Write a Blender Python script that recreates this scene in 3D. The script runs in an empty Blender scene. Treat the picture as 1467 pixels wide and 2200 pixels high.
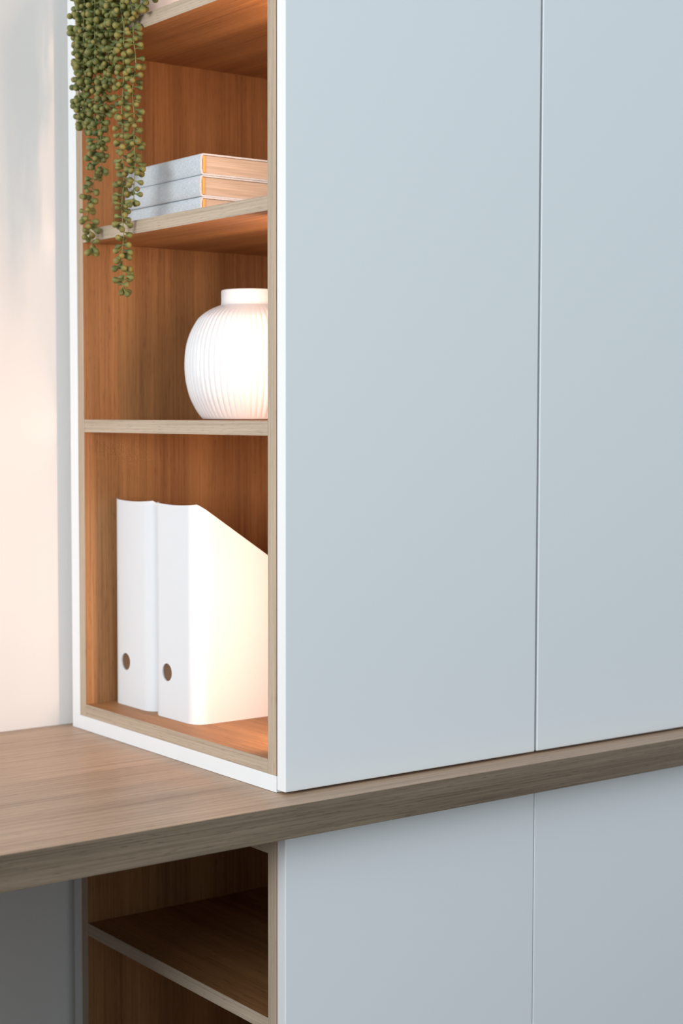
import bpy, bmesh, math, random
from mathutils import Vector, Matrix
random.seed(7)
SC = bpy.context.scene
COL = SC.collection
H = 0.75                                   # height of the worktop above the floor

# ------------------------------------------------------------------ camera
cd = bpy.data.cameras.new('camera'); cam = bpy.data.objects.new('camera', cd); COL.objects.link(cam)
cd.sensor_fit = 'VERTICAL'; cd.sensor_height = 36.0; cd.lens = 3511.4/2200*36
cd.clip_start = 0.05; cd.clip_end = 60
yaw, pitch, roll = 0.64200, -0.05895, 0.00192
fw = Vector((math.sin(yaw)*math.cos(pitch), math.cos(yaw)*math.cos(pitch), math.sin(pitch)))
rt = fw.cross(Vector((0, 0, 1))).normalized(); up = rt.cross(fw)
r2 = rt*math.cos(roll) + up*math.sin(roll); u2 = up*math.cos(roll) - rt*math.sin(roll)
m = Matrix((r2, u2, -fw)).transposed().to_4x4(); m.translation = Vector((-1.15207, -1.67688, H+0.47445))
cam.matrix_world = m
cd.dof.use_dof = True; cd.dof.focus_distance = 2.10; cd.dof.aperture_fstop = 4.0
SC.camera = cam

# ------------------------------------------------------------------ light and exposure
w = bpy.data.worlds.new('world'); SC.world = w; w.use_nodes = True
bg = w.node_tree.nodes['Background']; bg.inputs[0].default_value = (0.80, 0.92, 1.0, 1); bg.inputs[1].default_value = 0.83
def area(name, loc, direction, sx, sy, power, color, spread=180):
    l = bpy.data.lights.new(name, 'AREA'); l.shape = 'RECTANGLE'; l.size = sx; l.size_y = sy
    l.energy = power; l.color = color; l.spread = math.radians(spread)
    o = bpy.data.objects.new(name, l); COL.objects.link(o); o.location = loc
    o.rotation_euler = Vector(direction).to_track_quat('-Z', 'Y').to_euler()
    return o
XL = -3.50                                             # inner face of the left wall
WY0, WY1, WZ0, WZ1 = -1.90, -0.60, 0.95, 2.35         # window opening in the left wall
area('window_daylight', (XL+.03, (WY0+WY1)/2, (WZ0+WZ1)/2), (1, 0.15, 0), WY1-WY0-.1, WZ1-WZ0-.1, 100, (0.90, 0.965, 1.0))
LED_COLOR = (1.0, 0.64, 0.45); LED_POWER = 0.56
vs = SC.view_settings
vs.view_transform = 'Standard'; vs.look = 'None'; vs.exposure = 0.0; vs.gamma = 1.0; vs.use_curve_mapping = False

# ------------------------------------------------------------------ materials
def new_mat(name):
    mt = bpy.data.materials.new(name); mt.use_nodes = True
    return mt, mt.node_tree, mt.node_tree.nodes['Principled BSDF']
def nd(nt, typ, **kw):
    n = nt.nodes.new(typ)
    for k, v in kw.items(): setattr(n, k, v)
    return n
def plain(name, col, rough=.5, spec=.5, bump=0.0, bscale=400.0, var=0.0, vscale=3.0):
    mt, nt, b = new_mat(name)
    b.inputs['Base Color'].default_value = (*col, 1); b.inputs['Roughness'].default_value = rough
    b.inputs['Specular IOR Level'].default_value = spec
    tc = nd(nt, 'ShaderNodeTexCoord')
    if var:
        n = nd(nt, 'ShaderNodeTexNoise'); n.inputs['Scale'].default_value = vscale; n.inputs['Detail'].default_value = 4
        nt.links.new(tc.outputs['Object'], n.inputs['Vector'])
        mx = nd(nt, 'ShaderNodeMix', data_type='RGBA')
        mx.inputs[6].default_value = (*[c*(1-var) for c in col], 1); mx.inputs[7].default_value = (*[min(1, c*(1+var)) for c in col], 1)
        nt.links.new(n.outputs['Fac'], mx.inputs[0]); nt.links.new(mx.outputs[2], b.inputs['Base Color'])
    if bump:
        n = nd(nt, 'ShaderNodeTexNoise'); n.inputs['Scale'].default_value = bscale; n.inputs['Detail'].default_value = 2
        bp = nd(nt, 'ShaderNodeBump'); bp.inputs['Strength'].default_value = bump; bp.inputs['Distance'].default_value = .0005
        nt.links.new(tc.outputs['Object'], n.inputs['Vector']); nt.links.new(n.outputs['Fac'], bp.inputs['Height'])
        nt.links.new(bp.outputs['Normal'], b.inputs['Normal'])
    return mt
def wood(name, dark, light, axis, rough=.55, broad=1.0, fine=1.0, k=1.0, spec=.35):
    """Oak veneer: broad tonal bands, fine streaks and short dark pores, all running along one axis."""
    mt, nt, b = new_mat(name)
    tc = nd(nt, 'ShaderNodeTexCoord')
    def streak(across, along, detail, off):
        mp = nd(nt, 'ShaderNodeMapping'); s = [across*k]*3; s['XYZ'.index(axis)] = along*k
        mp.inputs['Scale'].default_value = s; mp.inputs['Location'].default_value = (off, off*.7, off*1.3)
        nz = nd(nt, 'ShaderNodeTexNoise'); nz.inputs['Scale'].default_value = 1; nz.inputs['Detail'].default_value = detail
        nz.inputs['Roughness'].default_value = .6
        nt.links.new(tc.outputs['Object'], mp.inputs['Vector']); nt.links.new(mp.outputs[0], nz.inputs['Vector'])
        return nz.outputs['Fac']
    a = streak(26, .9, 2, 3.1); f = streak(420, 5, 3, 11.7); p = streak(760, 45, 1, 23.9)
    def math_(op, x, y):
        n = nd(nt, 'ShaderNodeMath', operation=op)
        for i, v in enumerate((x, y)):
            if isinstance(v, (int, float)): n.inputs[i].default_value = v
            else: nt.links.new(v, n.inputs[i])
        return n.outputs[0]
    s = math_('MULTIPLY', math_('SUBTRACT', a, .5), 1.5*broad)
    s = math_('ADD', s, math_('MULTIPLY', math_('SUBTRACT', f, .5), 1.5*fine))
    s = math_('ADD', s, .5)
    pr = nd(nt, 'ShaderNodeMapRange'); pr.inputs[1].default_value = .60; pr.inputs[2].default_value = .72
    pr.inputs[3].default_value = 0; pr.inputs[4].default_value = .38*fine
    nt.links.new(p, pr.inputs[0])
    s = math_('SUBTRACT', s, pr.outputs[0])
    mx = nd(nt, 'ShaderNodeMix', data_type='RGBA', clamp_factor=True)
    mx.inputs[6].default_value = (*dark, 1); mx.inputs[7].default_value = (*light, 1)
    nt.links.new(s, mx.inputs[0]); nt.links.new(mx.outputs[2], b.inputs['Base Color'])
    bp = nd(nt, 'ShaderNodeBump'); bp.inputs['Strength'].default_value = .25; bp.inputs['Distance'].default_value = .0004
    nt.links.new(s, bp.inputs['Height']); nt.links.new(bp.outputs['Normal'], b.inputs['Normal'])
    b.inputs['Roughness'].default_value = rough; b.inputs['Specular IOR Level'].default_value = spec
    return mt
OD, OL = (.225, .095, .034), (.49, .235, .088)
ED, EL = (.33, .25, .18), (.56, .445, .335)
M = {
 'white': plain('white_lacquer', (.80, .81, .82), .38, .4, .05, 900),
 'door': plain('door_lacquer', (.79, .80, .81), .42, .4, .05, 900),
 'wall': plain('wall_paint', (.86, .83, .80), .9, .2, .25, 260),
 'wall_side': plain('side_wall_paint', (.78, .78, .77), .9, .2, .25, 260),
 'floor': wood('floor_oak', (.055, .035, .022), (.11, .075, .05), 'X', .5, k=.4),
 'oak_x': wood('oak_grain_along_x', OD, OL, 'X'),
 'oak_y': wood('oak_grain_along_y', OD, OL, 'Y'),
 'oak_z': wood('oak_grain_upright', OD, OL, 'Z'),
 'edge_y': wood('oak_edge_along_y', ED, EL, 'Y', broad=.5), 'edge_z': wood('oak_edge_upright', ED, EL, 'Z', broad=.5),
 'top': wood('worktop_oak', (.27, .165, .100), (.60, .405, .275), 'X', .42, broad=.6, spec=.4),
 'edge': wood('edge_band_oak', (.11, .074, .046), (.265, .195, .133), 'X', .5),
 'ceramic': plain('white_ceramic', (.76, .765, .78), .32, .5, .04, 500),
 'card': plain('white_cardboard', (.735, .75, .775), .45, .4, .04, 700),
 'sheet_brown': plain('brown_sheet', (.17, .095, .055), .8, .2),
 'soil': plain('soil', (.04, .03, .02), .95, .1, .8, 200),
 'stem': plain('stem_green', (.20, .22, .07), .6, .3),
 'headband': plain('orange_headband', (.80, .42, .12), .8, .2),
 'metal': plain('aluminium', (.6, .6, .6), .35, .5),
}
def linen():
    mt, nt, b = new_mat('pale_grey_linen')
    tc = nd(nt, 'ShaderNodeTexCoord'); cols = []
    for sc in ((1500, 1500, 160), (160, 1500, 1500), (1500, 160, 1500)):
        mp = nd(nt, 'ShaderNodeMapping'); mp.inputs['Scale'].default_value = sc
        n = nd(nt, 'ShaderNodeTexNoise'); n.inputs['Scale'].default_value = 1; n.inputs['Detail'].default_value = 1
        nt.links.new(tc.outputs['Object'], mp.inputs[0]); nt.links.new(mp.outputs[0], n.inputs['Vector']); cols.append(n.outputs['Fac'])
    a = nd(nt, 'ShaderNodeMath', operation='ADD'); nt.links.new(cols[0], a.inputs[0]); nt.links.new(cols[1], a.inputs[1])
    c = nd(nt, 'ShaderNodeMath', operation='ADD'); nt.links.new(a.outputs[0], c.inputs[0]); nt.links.new(cols[2], c.inputs[1])
    r = nd(nt, 'ShaderNodeMapRange'); r.inputs[1].default_value = 1.15; r.inputs[2].default_value = 1.85
    nt.links.new(c.outputs[0], r.inputs[0])
    mx = nd(nt, 'ShaderNodeMix', data_type='RGBA'); mx.inputs[6].default_value = (.47, .51, .545, 1); mx.inputs[7].default_value = (.69, .735, .77, 1)
    nt.links.new(r.outputs[0], mx.inputs[0]); nt.links.new(mx.outputs[2], b.inputs['Base Color'])
    b.inputs['Roughness'].default_value = .85; b.inputs['Specular IOR Level'].default_value = .2
    return mt
M['linen'] = linen()
def pages():
    mt, nt, b = new_mat('page_edges')
    tc = nd(nt, 'ShaderNodeTexCoord'); mp = nd(nt, 'ShaderNodeMapping'); mp.inputs['Scale'].default_value = (10, 10, 620)
    n = nd(nt, 'ShaderNodeTexNoise'); n.inputs['Scale'].default_value = 1; n.inputs['Detail'].default_value = 3
    nt.links.new(tc.outputs['Object'], mp.inputs[0]); nt.links.new(mp.outputs[0], n.inputs['Vector'])
    mx = nd(nt, 'ShaderNodeMix', data_type='RGBA'); mx.inputs[6].default_value = (.26, .205, .15, 1); mx.inputs[7].default_value = (.76, .66, .55, 1)
    nt.links.new(n.outputs['Fac'], mx.inputs[0]); nt.links.new(mx.outputs[2], b.inputs['Base Color'])
    bp = nd(nt, 'ShaderNodeBump'); bp.inputs['Strength'].default_value = .5; bp.inputs['Distance'].default_value = .0004
    nt.links.new(n.outputs['Fac'], bp.inputs['Height']); nt.links.new(bp.outputs['Normal'], b.inputs['Normal'])
    b.inputs['Roughness'].default_value = .85
    return mt
M['pages'] = pages()
def leafmat():
    mt, nt, b = new_mat('succulent_leaf')
    ge = nd(nt, 'ShaderNodeNewGeometry'); n = nd(nt, 'ShaderNodeTexNoise'); n.inputs['Scale'].default_value = 95; n.inputs['Detail'].default_value = 1
    nt.links.new(ge.outputs['Position'], n.inputs['Vector'])
    r = nd(nt, 'ShaderNodeValToRGB'); e = r.color_ramp.elements
    e[0].position = .3; e[0].color = (.078, .100, .030, 1); e[1].position = .7; e[1].color = (.225, .225, .062, 1)
    nt.links.new(n.outputs['Fac'], r.inputs[0])
    at = nd(nt, 'ShaderNodeAttribute', attribute_name='tip')
    pw = nd(nt, 'ShaderNodeMath', operation='MULTIPLY'); nt.links.new(at.outputs['Fac'], pw.inputs[0])
    nt.links.new(n.outputs['Fac'], pw.inputs[1])
    mx = nd(nt, 'ShaderNodeMix', data_type='RGBA'); mx.inputs[7].default_value = (.34, .22, .05, 1)
    nt.links.new(pw.outputs[0], mx.inputs[0]); nt.links.new(r.outputs[0], mx.inputs[6]); nt.links.new(mx.outputs[2], b.inputs['Base Color'])
    b.inputs['Roughness'].default_value = .5; b.inputs['Specular IOR Level'].default_value = .35
    b.inputs['Subsurface Weight'].default_value = 0.0
    return mt
M['leaf'] = leafmat()
def emit():
    mt, nt, b = new_mat('led_diffuser')
    b.inputs['Base Color'].default_value = (.9, .85, .8, 1)
    b.inputs['Emission Color'].default_value = (*LED_COLOR, 1); b.inputs['Emission Strength'].default_value = 6
    return mt
M['led'] = emit()

# ------------------------------------------------------------------ helpers
def place(name, mesh, mat, parent=None, smooth=False, loc=None):
    o = bpy.data.objects.new(name, mesh); COL.objects.link(o)
    if mat is not None: mesh.materials.append(mat)
    if parent is not None: o.parent = parent
    if loc is not None: o.location = loc
    return o
def tag(o, label, cat, group=None, kind=None):
    o['label'] = label; o['category'] = cat
    if group: o['group'] = group
    if kind: o['kind'] = kind
    return o
def thing(name, loc, label, cat, group=None, rz=0):
    o = bpy.data.objects.new(name, None); COL.objects.link(o); o.location = loc; o.rotation_euler = (0, 0, rz)
    o.empty_display_size = .05
    return tag(o, label, cat, group)
def finish(bm, name, angle=None):
    me = bpy.data.meshes.new(name)
    bmesh.ops.recalc_face_normals(bm, faces=bm.faces); bm.to_mesh(me); bm.free()
    if angle:
        for p in me.polygons: p.use_smooth = True
        me.set_sharp_from_angle(angle=math.radians(angle))
    return me
def add_box(bm, lo, hi, bevel=0.0, seg=2):
    lo = Vector(lo); hi = Vector(hi)
    r = bmesh.ops.create_cube(bm, size=1)
    for v in r['verts']: v.co = Vector([lo[i] + (v.co[i]+.5)*(hi[i]-lo[i]) for i in range(3)])
    if bevel:
        es = list({e for v in r['verts'] for e in v.link_edges})
        bmesh.ops.bevel(bm, geom=es, offset=bevel, segments=seg, affect='EDGES', profile=.5)
def box(name, lo, hi, mat, parent=None, bevel=.0006, left=None):
    """A board given by two opposite corners in world coordinates; its origin sits at its own lower corner."""
    lo = Vector(lo); hi = Vector(hi)
    bm = bmesh.new(); add_box(bm, (0, 0, 0), hi-lo, bevel)
    o = place(name, finish(bm, name), mat, parent)
    if left is not None:                     # edge banding on the face turned to the left
        o.data.materials.append(left)
        for p in o.data.polygons:
            if p.normal.x < -.2: p.material_index = 1
    base = Vector((0, 0, 0))
    q = parent
    while q is not None: base += q.location; q = q.parent
    o.location = lo - base
    return o

# dimensions recovered from the photograph (metres, z from the worktop)
D, TW, TB, TI, TS = .5476, .0241, .0211, .0188, .0187
DW, W, TD, G = .5731, .4279, .0191, .0036
O, TH = .0656, .0411
YI = D-TW-TI                                # inner face of the rear liner
XN = .360                                   # depth of the open niches
XR = 2*W+.002

# ------------------------------------------------------------------ the setting
def struct(name, lo, hi, mat):
    o = box(name, lo, hi, mat, None, 0); o['kind'] = 'structure'; return o
struct('floor', (XL-.1, -3.2, -.05), (2.6, DW+.1, 0), M['floor'])
struct('wall_back', (XL-.1, DW, 0), (2.6, DW+.1, 2.7), M['wall'])
def wall_with_opening():
    bm = bmesh.new(); x0, x1 = XL-.12, XL
    for lo, hi in (((x0, -3.2, 0), (x1, DW, WZ0)), ((x0, -3.2, WZ1), (x1, DW, 2.7)),
                   ((x0, -3.2, WZ0), (x1, WY0, WZ1)), ((x0, WY1, WZ0), (x1, DW, WZ1))):
        add_box(bm, lo, hi)
    o = place('wall_left', finish(bm, 'wall_left'), M['wall_side']); o['kind'] = 'structure'
wall_with_opening()
def window():
    bm = bmesh.new(); f = .045
    x0, x1 = XL-.09, XL-.03
    for lo, hi in (((x0, WY0, WZ0), (x1, WY1, WZ0+f)), ((x0, WY0, WZ1-f), (x1, WY1, WZ1)),
                   ((x0, WY0, WZ0+f), (x1, WY0+f, WZ1-f)), ((x0, WY1-f, WZ0+f), (x1, WY1, WZ1-f))):
        add_box(bm, lo, hi, .003)
    o = place('window_1', finish(bm, 'window_1'), M['white']); o['kind'] = 'structure'
    sill = box('window_sill', (XL-.12, WY0-.03, WZ0-.025), (XL+.05, WY1+.03, WZ0-.0005), M['white'], o)
window()

# ------------------------------------------------------------------ worktop
T = thing('worktop', (XL, -O, H-TH), 'long oak-grained worktop running under the tall white cabinets, bare at its left end', 'worktop')
box('board', (XL+.001, -O+.0012, H-TH), (XR, DW-.0005, H), M['top'], T, .0008)
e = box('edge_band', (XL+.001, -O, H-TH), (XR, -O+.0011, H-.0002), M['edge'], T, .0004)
e['label'] = 'darker brown grained front edge'
box('shading_panel', (-.62, -.06, 0), (-.60, DW-.001, H-TH-.0003), M['oak_z'], T)  # unseen panel, set here to keep light out of the base niche

# ------------------------------------------------------------------ niche units
def niche_unit(t, z0, z1, shelves, top_white=True):
    """White shell, oak liner open towards the left, shelves; z in metres above the floor."""
    x1 = W-.0005; zi0, zi1 = z0+TB, z1-TB
    bb = .0005
    box('bottom_panel', (0, 0, z0), (x1, D, zi0), M['white'], t, bb)
    box('top_panel', (0, 0, zi1), (x1, D, z1), M['white'], t, bb)
    box('rear_panel', (0, D-TW, zi0), (x1, D, zi1), M['white'], t, bb)
    box('side_panel', (x1-.018, 0, zi0), (x1, D-TW, zi1), M['white'], t, bb)
    L = M
    box('front_lining', (0, 0, zi0), (XN, TI, zi1), M['oak_z'], t, .0004, M['edge_z'])
    box('rear_lining', (0, YI, zi0), (XN, D-TW, zi1), M['oak_z'], t, .0004, M['edge_z'])
    box('bottom_lining', (0, TI+.0004, zi0), (XN, YI-.0002, zi0+TS), M['oak_y'], t, .0004, M['edge_y'])
    box('top_lining', (0, TI+.0004, zi1-TS), (XN, YI-.0002, zi1), M['oak_y'], t, .0004, M['edge_y'])
    box('back_lining', (XN, TI, zi0), (XN+.012, YI, zi1), M['oak_z'], t, 0)
    for z in shelves:
        box('shelf', (.0002, TI+.0003, z-TS), (XN-.001, YI-.0003, z), M['oak_y'], t, .0004, M['edge_y'])
def door(t, x0, x1, z0, z1):
    return box('door', (x0, -TD, z0), (x1, -.0006, z1), M['door'], t, .0013)

UZ1 = H+1.62
SH = [H+.4677, H+.7474, H+1.0270, H+1.3070]
T = thing('display_cabinet', (0, 0, H), 'tall white cabinet standing on the worktop, its left side an open oak-lined niche with shelves', 'cabinet')
niche_unit(T, H+.0003, UZ1, SH)
door(T, .0006, W-.001, H+G, UZ1)
lv = [H+TB+TS] + SH + [UZ1-TB-TS]
for a, b in zip(lv[:-1], lv[1:]):
    b2 = b-TS if b != lv[-1] else b
    pr = box('light_strip', (.062, TI, a+.004), (.078, TI+.006, b2-.004), M['metal'], T, .0005)
    pr['label'] = 'slim warm-white light strip'
    box('diffuser', (.065, TI+.0061, a+.006), (.075, TI+.0072, b2-.006), M['led'], pr, 0)
    area('niche_strip_light', (.070, TI+.0085, (a+b2)/2), (0, 1, 0), .010, b2-a-.012, LED_POWER*(b2-a)/.25, LED_COLOR, 150)

T = thing('tall_cabinet', (W+.001, 0, H), 'tall plain white cabinet on the worktop, directly right of the one with the open niche', 'cabinet')
def plain_unit(t, x0, x1, z0, z1):
    box('side_panel', (x0, 0, z0), (x0+.018, D, z1), M['white'], t)
    box('side_panel', (x1-.018, 0, z0), (x1, D, z1), M['white'], t)
    box('bottom_panel', (x0+.018, 0, z0), (x1-.018, D, z0+.018), M['white'], t)
    box('top_panel', (x0+.018, 0, z1-.018), (x1-.018, D, z1), M['white'], t)
    box('rear_panel', (x0+.018, D-.01, z0+.018), (x1-.018, D, z1-.018), M['white'], t)
plain_unit(T, W+.0008, XR, H+.0003, UZ1)
door(T, W+.0036, XR-.001, H+G, UZ1)

BZ0, BZ1 = .08, H-TH-.0003
T = thing('base_niche_cabinet', (0, 0, 0), 'white base cabinet under the worktop with a dark open oak-lined niche on its left side', 'cabinet')
niche_unit(T, BZ0, BZ1, [H-.2948, H-.2948-.25])
door(T, .0006, W-.001, BZ0, BZ1-.001)
box('plinth', (.0, .05, 0), (W-.001, D, BZ0), M['white'], T)
T = thing('base_cabinet', (W+.001, 0, 0), 'plain white base cabinet under the worktop at the right edge of the picture', 'cabinet')
plain_unit(T, W+.0008, XR, BZ0, BZ1)
door(T, W+.0004, XR-.001, BZ0, BZ1-.001)
box('plinth', (W+.0008, .05, 0), (XR, D, BZ0), M['white'], T)

# ------------------------------------------------------------------ magazine files
def file_outline(wd, dp, R, n=8):
    """Path round three sides: rear end of one side, rounded corner, spine, rounded corner, rear end of the other side (x into the niche)."""
    pts = []
    for i in range(13): pts.append((dp - (dp-R)*i/12, wd))
    for i in range(1, n+1):
        a = math.pi/2*i/n; pts.append((R - R*math.sin(a), wd - R + R*math.cos(a)))
    for i in range(1, 16): pts.append((0, wd-R - (wd-2*R)*i/16))
    for i in range(0, n+1):
        a = math.pi/2*i/n; pts.append((R - R*math.cos(a), R - R*math.sin(a)))
    for i in range(1, 13): pts.append((R + (dp-R)*i/12, 0))
    return pts
def file_mesh(wd=.118, dp=.250, h=.310, R=.022, th=.0022):
    def top(x, y):
        if x > .006: return h - .655*(x-.006)
        u = (y/wd*2-1); return h - .0030*(1-u*u)
    out = file_outline(wd, dp, R); inn = [(max(th, min(dp-.0001, x)), y) for x, y in []]
    oi = file_outline(wd-2*th, dp-th, R-th); inn = [(x+th, y+th) for x, y in oi]
    bm = bmesh.new(); rows = []
    for i, (p, q) in enumerate(zip(out, inn)):
        z = top(*p)
        rows.append([bm.verts.new((p[0], p[1], 0)), bm.verts.new((p[0], p[1], z)), bm.verts.new((q[0], q[1], z-.0003)), bm.verts.new((q[0], q[1], th))])
    for a, b in zip(rows[:-1], rows[1:]):
        for k in range(3): bm.faces.new((a[k], b[k], b[k+1], a[k+1]))
    bm.faces.new([r[0] for r in rows][::-1]); bm.faces.new([r[3] for r in rows])
    for r in (rows[0], rows[-1]): bm.faces.new(r)
    # closing strip between the two bottoms at the rear
    bm.faces.new((rows[0][0], rows[0][3], rows[-1][3], rows[-1][0]))
    return finish(bm, 'body', 35)
def with_hole(me, c, r):
    """Cut a round finger hole through the spine and keep the result as a plain mesh."""
    o = bpy.data.objects.new('body', me); COL.objects.link(o)
    bm = bmesh.new(); bmesh.ops.create_cone(bm, cap_ends=True, segments=40, radius1=r, radius2=r, depth=.03)
    bmesh.ops.rotate(bm, verts=bm.verts, matrix=Matrix.Rotation(math.pi/2, 3, 'Y')); bmesh.ops.translate(bm, verts=bm.verts, vec=c)
    cme = finish(bm, 'cutter'); co = bpy.data.objects.new('cutter', cme); COL.objects.link(co)
    md = o.modifiers.new('hole', 'BOOLEAN'); md.object = co; md.operation = 'DIFFERENCE'; md.solver = 'EXACT'
    dg = bpy.context.evaluated_depsgraph_get(); dg.update()
    res = bpy.data.meshes.new_from_object(o.evaluated_get(dg)); res.name = 'file_body'
    bpy.data.objects.remove(o); bpy.data.objects.remove(co); bpy.data.meshes.remove(cme)
    for p in res.polygons: p.use_smooth = True
    res.set_sharp_from_angle(angle=math.radians(35))
    return res
FB = with_hole(file_mesh(), Vector((0, .0765, .066)), .0128)
def low_back_mesh(wd=.118, h=.11):
    bm = bmesh.new(); add_box(bm, (.2475, .0026, .0024), (.2495, wd-.0026, h), .0004); return finish(bm, 'low_back', 40)
FL = low_back_mesh()
def hole_backing_mesh(wd=.118, h=.20):
    bm = bmesh.new(); add_box(bm, (.0026, .022, .004), (.0034, wd-.018, h), 0); return finish(bm, 'hole_backing')  # thin brown sheet standing just behind the finger hole
FK = hole_backing_mesh()
ZF = H+TB+TS+.0006
def mag_file(x, y, rz, label, source=None):
    t = thing('magazine_file', (x, y, ZF), label, 'magazine file', 'white magazine files in the bottom compartment', rz)
    if source is None:
        place('body', FB, M['card'], t)
        o = place('low_back', FL, M['card'], t)
        o = place('hole_backing', FK, M['sheet_brown'], t); o['label'] = 'brown sheet just behind the round hole'
    else:
        for c in source.children:
            d = c.copy(); COL.objects.link(d); d.parent = t
    return t
f1 = mag_file(.0420, .2590, math.radians(0.9), 'white magazine file nearest the front, its sloping side lit warm in the bottom compartment')
f2 = mag_file(.0440, .3842, math.radians(0.1), 'white magazine file behind the first, farther from the front, in the bottom compartment', f1)

# ------------------------------------------------------------------ ribbed vase
def vase():
    zb = SH[0]+.0005; cx, cy = .158, .2914
    hgt = .1855; R = .0965
    prof = [(.062, 0), (.0690, .0005), (.0725, .0030), (.0801, .0135), (.0888, .0310), (.0938, .0490), (.0963, .0670), (.0965, .0855),
            (.0945, .1040), (.0893, .1220), (.0806, .1390), (.0733, .1480), (.0606, .1570), (.0470, .1630)]
    def interp(ts):
        out = []
        n = len(prof)
        for s in range((n-1)*4+1):
            u = s/4; i = min(int(u), n-2); f = u-i
            p0, p1, p2, p3 = prof[max(i-1, 0)], prof[i], prof[i+1], prof[min(i+2, n-1)]
            out.append(tuple(.5*((2*p1[k]) + (-p0[k]+p2[k])*f + (2*p0[k]-5*p1[k]+4*p2[k]-p3[k])*f*f + (-p0[k]+3*p1[k]-3*p2[k]+p3[k])*f**3) for k in (0, 1)))
        return out
    pr = interp(4)
    bm = bmesh.new(); N = 64; S = 8; n = N*S; rows = []
    for r, z in pr:
        k = max(0, min(1, (z-.001)/.008)) * max(0, min(1, (.162-z)/.018))
        amp = .0019*k*min(1, r/.08)
        row = []
        for i in range(n):
            a = 2*math.pi*i/n; d = abs(math.sin(a*N/2))**.6
            rr = r + amp*(d-1)
            row.append(bm.verts.new((rr*math.cos(a), rr*math.sin(a), z)))
        rows.append(row)
    for a, b in zip(rows[:-1], rows[1:]):
        for i in range(n): bm.faces.new((a[i], a[(i+1) % n], b[(i+1) % n], b[i]))
    bm.faces.new(rows[0][::-1])
    me = finish(bm, 'body', 60)
    t = thing('vase', (cx, cy, zb), 'round white ceramic vase with fine vertical ribs and a short collar, on the middle shelf', 'vase')
    place('body', me, M['ceramic'], t)
    bm = bmesh.new(); n = 96; ro = .0440
    pf = [(.0455, .1632), (ro+.0002, .1650), (ro, .1700), (ro, hgt-.003), (ro-.0008, hgt-.0008), (ro-.003, hgt), (ro-.0045, hgt-.0008), (ro-.005, hgt-.003),
          (ro-.005, .166), (.055, .154), (.082, .13), (.090, .09), (.078, .03), (.04, .006)]
    rows = [[bm.verts.new((r*math.cos(2*math.pi*i/n), r*math.sin(2*math.pi*i/n), z)) for i in range(n)] for r, z in pf]
    for a, b in zip(rows[:-1], rows[1:]):
        for i in range(n): bm.faces.new((a[i], a[(i+1) % n], b[(i+1) % n], b[i]))
    bm.faces.new(rows[-1])
    place('collar', finish(bm, 'collar', 50), M['ceramic'], t)
vase()

# ------------------------------------------------------------------ books
def book_meshes(L=.208, Wd=.150, T_=.0295):
    """Spine along y at x=0, lying flat."""
    bm = bmesh.new(); c = .0022
    # one continuous wrap: bottom board, gently rounded spine, top board
    out = [(Wd, 0)] + [(.004, 0), (.0018, .0006), (.0006, .0022)] + [(-.0004, T_*.25), (-.0007, T_*.5), (-.0004, T_*.75)] + [(.0006, T_-.0022), (.0018, T_-.0006), (.004, T_), (Wd, T_)]
    inn = [(Wd, c)] + [(.005, c), (.0042, c+.0004), (.0036, c+.0012)] + [(.0028, T_*.25), (.0026, T_*.5), (.0028, T_*.75)] + [(.0036, T_-c-.0012), (.0042, T_-c-.0004), (.005, T_-c), (Wd, T_-c)]
    ra = [[bm.verts.new((x, y, z)) for (x, z) in out] for y in (0, L)]; rb = [[bm.verts.new((x, y, z)) for (x, z) in inn] for y in (0, L)]
    n = len(out)
    for i in range(n-1):
        bm.faces.new((ra[0][i], ra[0][i+1], ra[1][i+1], ra[1][i])); bm.faces.new((rb[0][i], rb[1][i], rb[1][i+1], rb[0][i+1]))
        for k in (0, 1): bm.faces.new((ra[k][i], ra[k][i+1], rb[k][i+1], rb[k][i]))
    for i in (0, n-1): bm.faces.new((ra[0][i], ra[1][i], rb[1][i], rb[0][i]))
    cover = finish(bm, 'cover', 30)
    bm = bmesh.new(); add_box(bm, (.0075, .0018, c+.0003), (Wd-.004, L-.0018, T_-c-.0003), .0003, 1)
    block = finish(bm, 'page_block')
    bm = bmesh.new()
    add_box(bm, (.0040, -.0016, c+.0008), (.0082, .0016, T_-c-.0008), .0007, 2)
    return cover, block, finish(bm, 'headband', 40)
CV, PB, HB = book_meshes()
zb = SH[1]+.0004; prev = None
labs = ['pale grey linen book at the bottom of the stack of three', 'pale grey linen book in the middle of the stack of three', 'pale grey linen book on top of the stack of three']
offs = [(.0600, .2715, 0), (.0596, .2722, .004), (.0604, .2716, -.004)]
first = None
for i in range(3):
    t = thing('book', (offs[i][0], offs[i][1], zb + i*.0298), labs[i], 'book', 'grey linen books lying on the upper shelf', offs[i][2])
    if first is None:
        place('cover', CV, M['linen'], t)
        o = place('page_block', PB, M['pages'], t); o['label'] = 'cream page edges'
        HB.materials.append(M['headband'])
        for y in (.0019, .208-.0019):
            o = place('headband', HB, None, t, loc=(0, y, 0)); o['label'] = 'orange headband'
        first = t
    else:
        for c in first.children:
            d = c.copy(); COL.objects.link(d); d.parent = t

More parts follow.
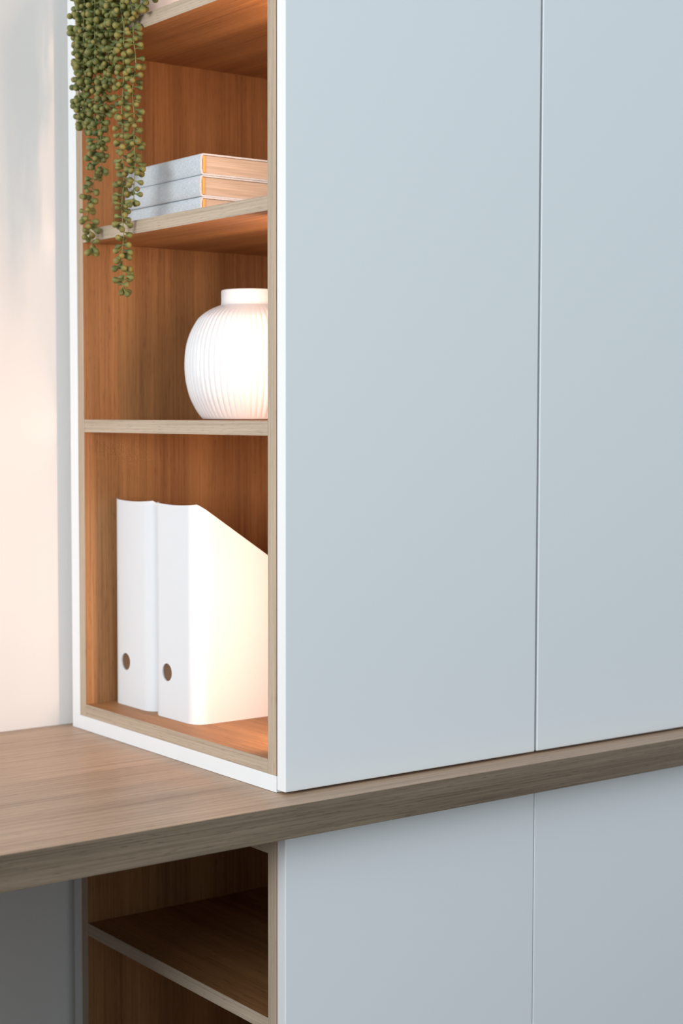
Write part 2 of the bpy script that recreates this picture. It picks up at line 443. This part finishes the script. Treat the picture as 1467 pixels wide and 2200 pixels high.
# ------------------------------------------------------------------ trailing succulent
def lathe(bm, prof, n, mat=Matrix()):
    rows = [[bm.verts.new(mat @ Vector((r*math.cos(2*math.pi*i/n), r*math.sin(2*math.pi*i/n), z))) for i in range(n)] for r, z in prof]
    for a, b in zip(rows[:-1], rows[1:]):
        for i in range(n): bm.faces.new((a[i], a[(i+1) % n], b[(i+1) % n], b[i]))
    bm.faces.new(rows[0][::-1]); bm.faces.new(rows[-1])
LEAF = [(.0006, 0), (.0011, .0035), (.0020, .0062), (.0034, .0086), (.0043, .0110), (.0044, .0132), (.0036, .0152), (.0019, .0163), (.0004, .0167)]
NL = 9
def leaf_template():
    bm = bmesh.new(); lathe(bm, LEAF, NL); me = finish(bm, 'leaf', 80)
    at = me.attributes.new('tip', 'FLOAT', 'POINT')
    for i, v in enumerate(me.vertices): at.data[i].value = max(0, (v.co.z-.0135)/.004)
    me.materials.append(M['leaf'])
    return me
LM = leaf_template()
PX, PY, PZ = .078, .385, SH[2]+.0005
plant = thing('trailing_succulent', (PX, PY, PZ), 'potted string-of-beads succulent on the top shelf, its green strands hanging down over the shelves', 'plant')
P0 = Vector((PX, PY, PZ))
bm = bmesh.new()
lathe(bm, [(.048, 0), (.052, .002), (.056, .02), (.064, .075), (.068, .105), (.0685, .108), (.066, .110), (.063, .108), (.060, .09), (.0, .0895)][:-1], 64)
place('pot', finish(bm, 'pot', 50), M['ceramic'], plant)
bm = bmesh.new(); lathe(bm, [(.0615, .096), (.05, .099), (.02, .102), (.001, .103)], 32)
place('soil', finish(bm, 'soil', 80), M['soil'], plant)
# strands: lists of (x, y, z above the worktop) from the pot rim down to the tip
def bez(pts, step):
    """Catmull-Rom through the points, resampled at even steps."""
    P = [Vector(p) for p in pts]; out = []
    for i in range(len(P)-1):
        p0, p1, p2, p3 = P[max(i-1, 0)], P[i], P[i+1], P[min(i+2, len(P)-1)]
        for k in range(24):
            f = k/24
            out.append(.5*((2*p1) + (p2-p0)*f + (2*p0-5*p1+4*p2-p3)*f*f + (3*p1-p0-3*p2+p3)*f**3))
    out.append(P[-1]); res = [out[0]]; acc = 0
    for a, b in zip(out[:-1], out[1:]):
        d = (b-a).length
        while acc + d >= step:
            f = (step-acc)/d; a = a.lerp(b, f); res.append(a.copy()); d = (b-a).length; acc = 0
        acc += d
    return res
def over(y, x0=-.012, top=1.13):        # from the rim of the pot over the shelf edge
    return [(PX-.045, PY+(y-PY)*.55, top+.012), (PX-.072, PY+(y-PY)*.8, top), (x0-.002, y, top-.028)]
strands = [
 # the long one on the right
 over(.345) + [(-.020, .347, 1.041), (-.021, .343, 1.009), (-.020, .341, .970), (-.019, .347, .934), (-.020, .349, .883), (-.020, .346, .844), (-.020, .347, .793), (-.020, .347, .761), (-.020, .349, .729), (-.020, .349, .700), (-.020, .344, .670), (-.020, .351, .652)],
 # the long one on the left
 over(.425) + [(-.022, .426, 1.063), (-.022, .420, 1.023), (-.022, .427, .985), (-.021, .424, .932), (-.021, .422, .880), (-.021, .424, .847), (-.020, .436, .802), (-.020, .452, .771), (-.020, .448, .744), (-.020, .433, .714)],
 # outer left
 over(.456, -.022) + [(-.030, .457, 1.068), (-.031, .455, 1.030), (-.030, .453, .985), (-.030, .452, .936), (-.028, .446, .888)],
 over(.44, -.018) + [(-.027, .442, 1.06), (-.028, .445, 1.01), (-.028, .441, .97), (-.027, .446, .925), (-.025, .440, .893)],
 over(.40) + [(-.018, .393, 1.06), (-.019, .400, 1.02), (-.018, .402, .975), (-.018, .403, .935), (-.018, .408, .895), (-.018, .413, .86), (-.018, .417, .825)],
 over(.47, -.012) + [(-.012, .478, 1.07), (-.013, .480, 1.02), (-.013, .478, .97), (-.012, .474, .925), (-.012, .470, .900)],
 over(.365) + [(-.014, .366, 1.05), (-.015, .372, 1.02), (-.014, .376, .985), (-.014, .377, .962)],
 over(.385) + [(-.016, .380, 1.06), (-.016, .386, 1.02), (-.015, .392, .98), (-.015, .392, .945)],
 over(.335) + [(-.010, .334, 1.05), (-.010, .330, .99), (-.009, .334, .93), (-.009, .336, .88), (-.010, .330, .84), (-.010, .332, .80), (-.010, .334, .775)],
 over(.415, -.01) + [(-.012, .412, 1.05), (-.012, .418, 1.0), (-.013, .414, .95), (-.012, .410, .91)],
 over(.435, -.02) + [(-.033, .432, 1.07), (-.035, .430, 1.03), (-.034, .434, .99), (-.032, .432, .95)],
 over(.30) + [(-.012, .298, 1.075), (-.013, .300, 1.052), (-.012, .303, 1.035)],
 over(.32, -.012) + [(-.018, .318, 1.08), (-.018, .322, 1.055), (-.017, .322, 1.030)],
 over(.275, -.006) + [(-.010, .274, 1.075), (-.010, .277, 1.045)],
 over(.255, -.004) + [(-.010, .256, 1.080), (-.010, .260, 1.060)],
 over(.36, -.02) + [(-.030, .362, 1.08), (-.031, .360, 1.05), (-.029, .362, 1.02)],
 over(.40, -.02) + [(-.034, .402, 1.08), (-.035, .398, 1.05), (-.034, .400, 1.01), (-.032, .404, .975)],
]
count = 0; extra = []
def leaf_frames(path, density):
    ang = random.random()*6.28
    for i in range(1, len(path)):
        p = path[i]; tan = (path[i]-path[i-1]).normalized()
        k = 2 if random.random() < density else 1
        if i == len(path)-1: k = 4
        for j in range(k):
            ang += 2.4 + random.uniform(-.5, .5)
            a = Vector((0, 0, 1)) if abs(tan.z) < .9 else Vector((1, 0, 0))
            e1 = tan.cross(a).normalized(); e2 = tan.cross(e1)
            d = (e1*math.cos(ang) + e2*math.sin(ang)) + Vector((0, 0, random.uniform(-.55, .25)))
            if i == len(path)-1: d += tan*random.uniform(.4, 1.2)
            d.normalize()
            s = random.uniform(.78, 1.08); jit = Vector((random.uniform(-1, 1), random.uniform(-1, 1), random.uniform(-1, 1)))*.0008
            for attempt in range(6):                                   # turn away from boards, shelf edges and books it would touch
                q = d.to_track_quat('Z', 'Y').to_matrix().to_4x4()
                mt_ = Matrix.Translation(p + jit) @ q @ Matrix.Diagonal((s, s, s*.95, 1))
                if not any(in_board(mt_ @ v) for v in LV): yield mt_; break
                d = (d + Vector((-.6, 0, 0))).normalized()
LV = [v.co.copy() for v in LM.vertices]
def in_board(v):
    if v.x < -.0006: return False
    if v.y > YI-.0006 or v.y < TI+.0006: return True
    if v.z < SH[2] and v.x > .045: return True
    return any(z-TS-.0006 < v.z < z+.0006 for z in SH)
LIMIT = 295
inv = Matrix.Translation(-P0)
for si, pts in enumerate(strands):
    path = [Vector((x, y, z+H)) for x, y, z in [p for p in pts]]
    path = bez(path, .0062)
    for i, p in enumerate(path):      # slight natural wander
        p.x += .0012*math.sin(i*.55+si); p.y += .0015*math.sin(i*.41+2*si)
    # stem
    bm = bmesh.new(); prev = None; n = 5
    for i, p in enumerate(path):
        tan = (path[min(i+1, len(path)-1)]-path[max(i-1, 0)]).normalized()
        a = Vector((0, 0, 1)) if abs(tan.z) < .9 else Vector((1, 0, 0))
        e1 = tan.cross(a).normalized(); e2 = tan.cross(e1); r = .0011 - .0005*i/len(path)
        row = [bm.verts.new(p-P0 + (e1*math.cos(2*math.pi*k/n)+e2*math.sin(2*math.pi*k/n))*r) for k in range(n)]
        if prev:
            for k in range(n): bm.faces.new((prev[k], prev[(k+1) % n], row[(k+1) % n], row[k]))
        else: bm.faces.new(row[::-1])
        prev = row
    bm.faces.new(prev)
    st = place('strand', finish(bm, 'strand', 60), M['stem'], plant)
    dens = .95
    for mt_ in leaf_frames(path, dens):
        z = mt_.translation.z
        if count < LIMIT and z < H+1.085:
            o = bpy.data.objects.new('leaf', LM); COL.objects.link(o); o.parent = st; o.matrix_local = inv @ mt_; count += 1
        else: extra.append(mt_)
# leafy crown over the pot
for i in range(230):
    a = random.uniform(0, 2*math.pi); r = .066*math.sqrt(random.random()); 
    p = Vector((PX+r*math.cos(a), PY+r*math.sin(a), PZ+.108+random.uniform(0, .022)))
    d = Vector((math.cos(a)*r*12+random.uniform(-.6, .6), math.sin(a)*r*12+random.uniform(-.6, .6), random.uniform(.1, 1))).normalized()
    mt_ = Matrix.Translation(p) @ d.to_track_quat('Z', 'Y').to_matrix().to_4x4()
    if not any(in_board(mt_ @ v) for v in LV): extra.append(mt_)
tv = [v.co.copy() for v in LM.vertices]; tf = [tuple(p.vertices) for p in LM.polygons]; tt = [d.value for d in LM.attributes['tip'].data]
vs_, fs_, at_ = [], [], []
for mt_ in extra:
    b0 = len(vs_); mm = inv @ mt_
    vs_ += [mm @ v for v in tv]; fs_ += [tuple(b0+k for k in f) for f in tf]; at_ += tt
me = bpy.data.meshes.new('leaf_mass'); me.from_pydata(vs_, [], fs_)
a_ = me.attributes.new('tip', 'FLOAT', 'POINT'); a_.data.foreach_set('value', at_)
for p in me.polygons: p.use_smooth = True
o = place('leaf_mass', me, M['leaf'], plant); o['kind'] = 'stuff'
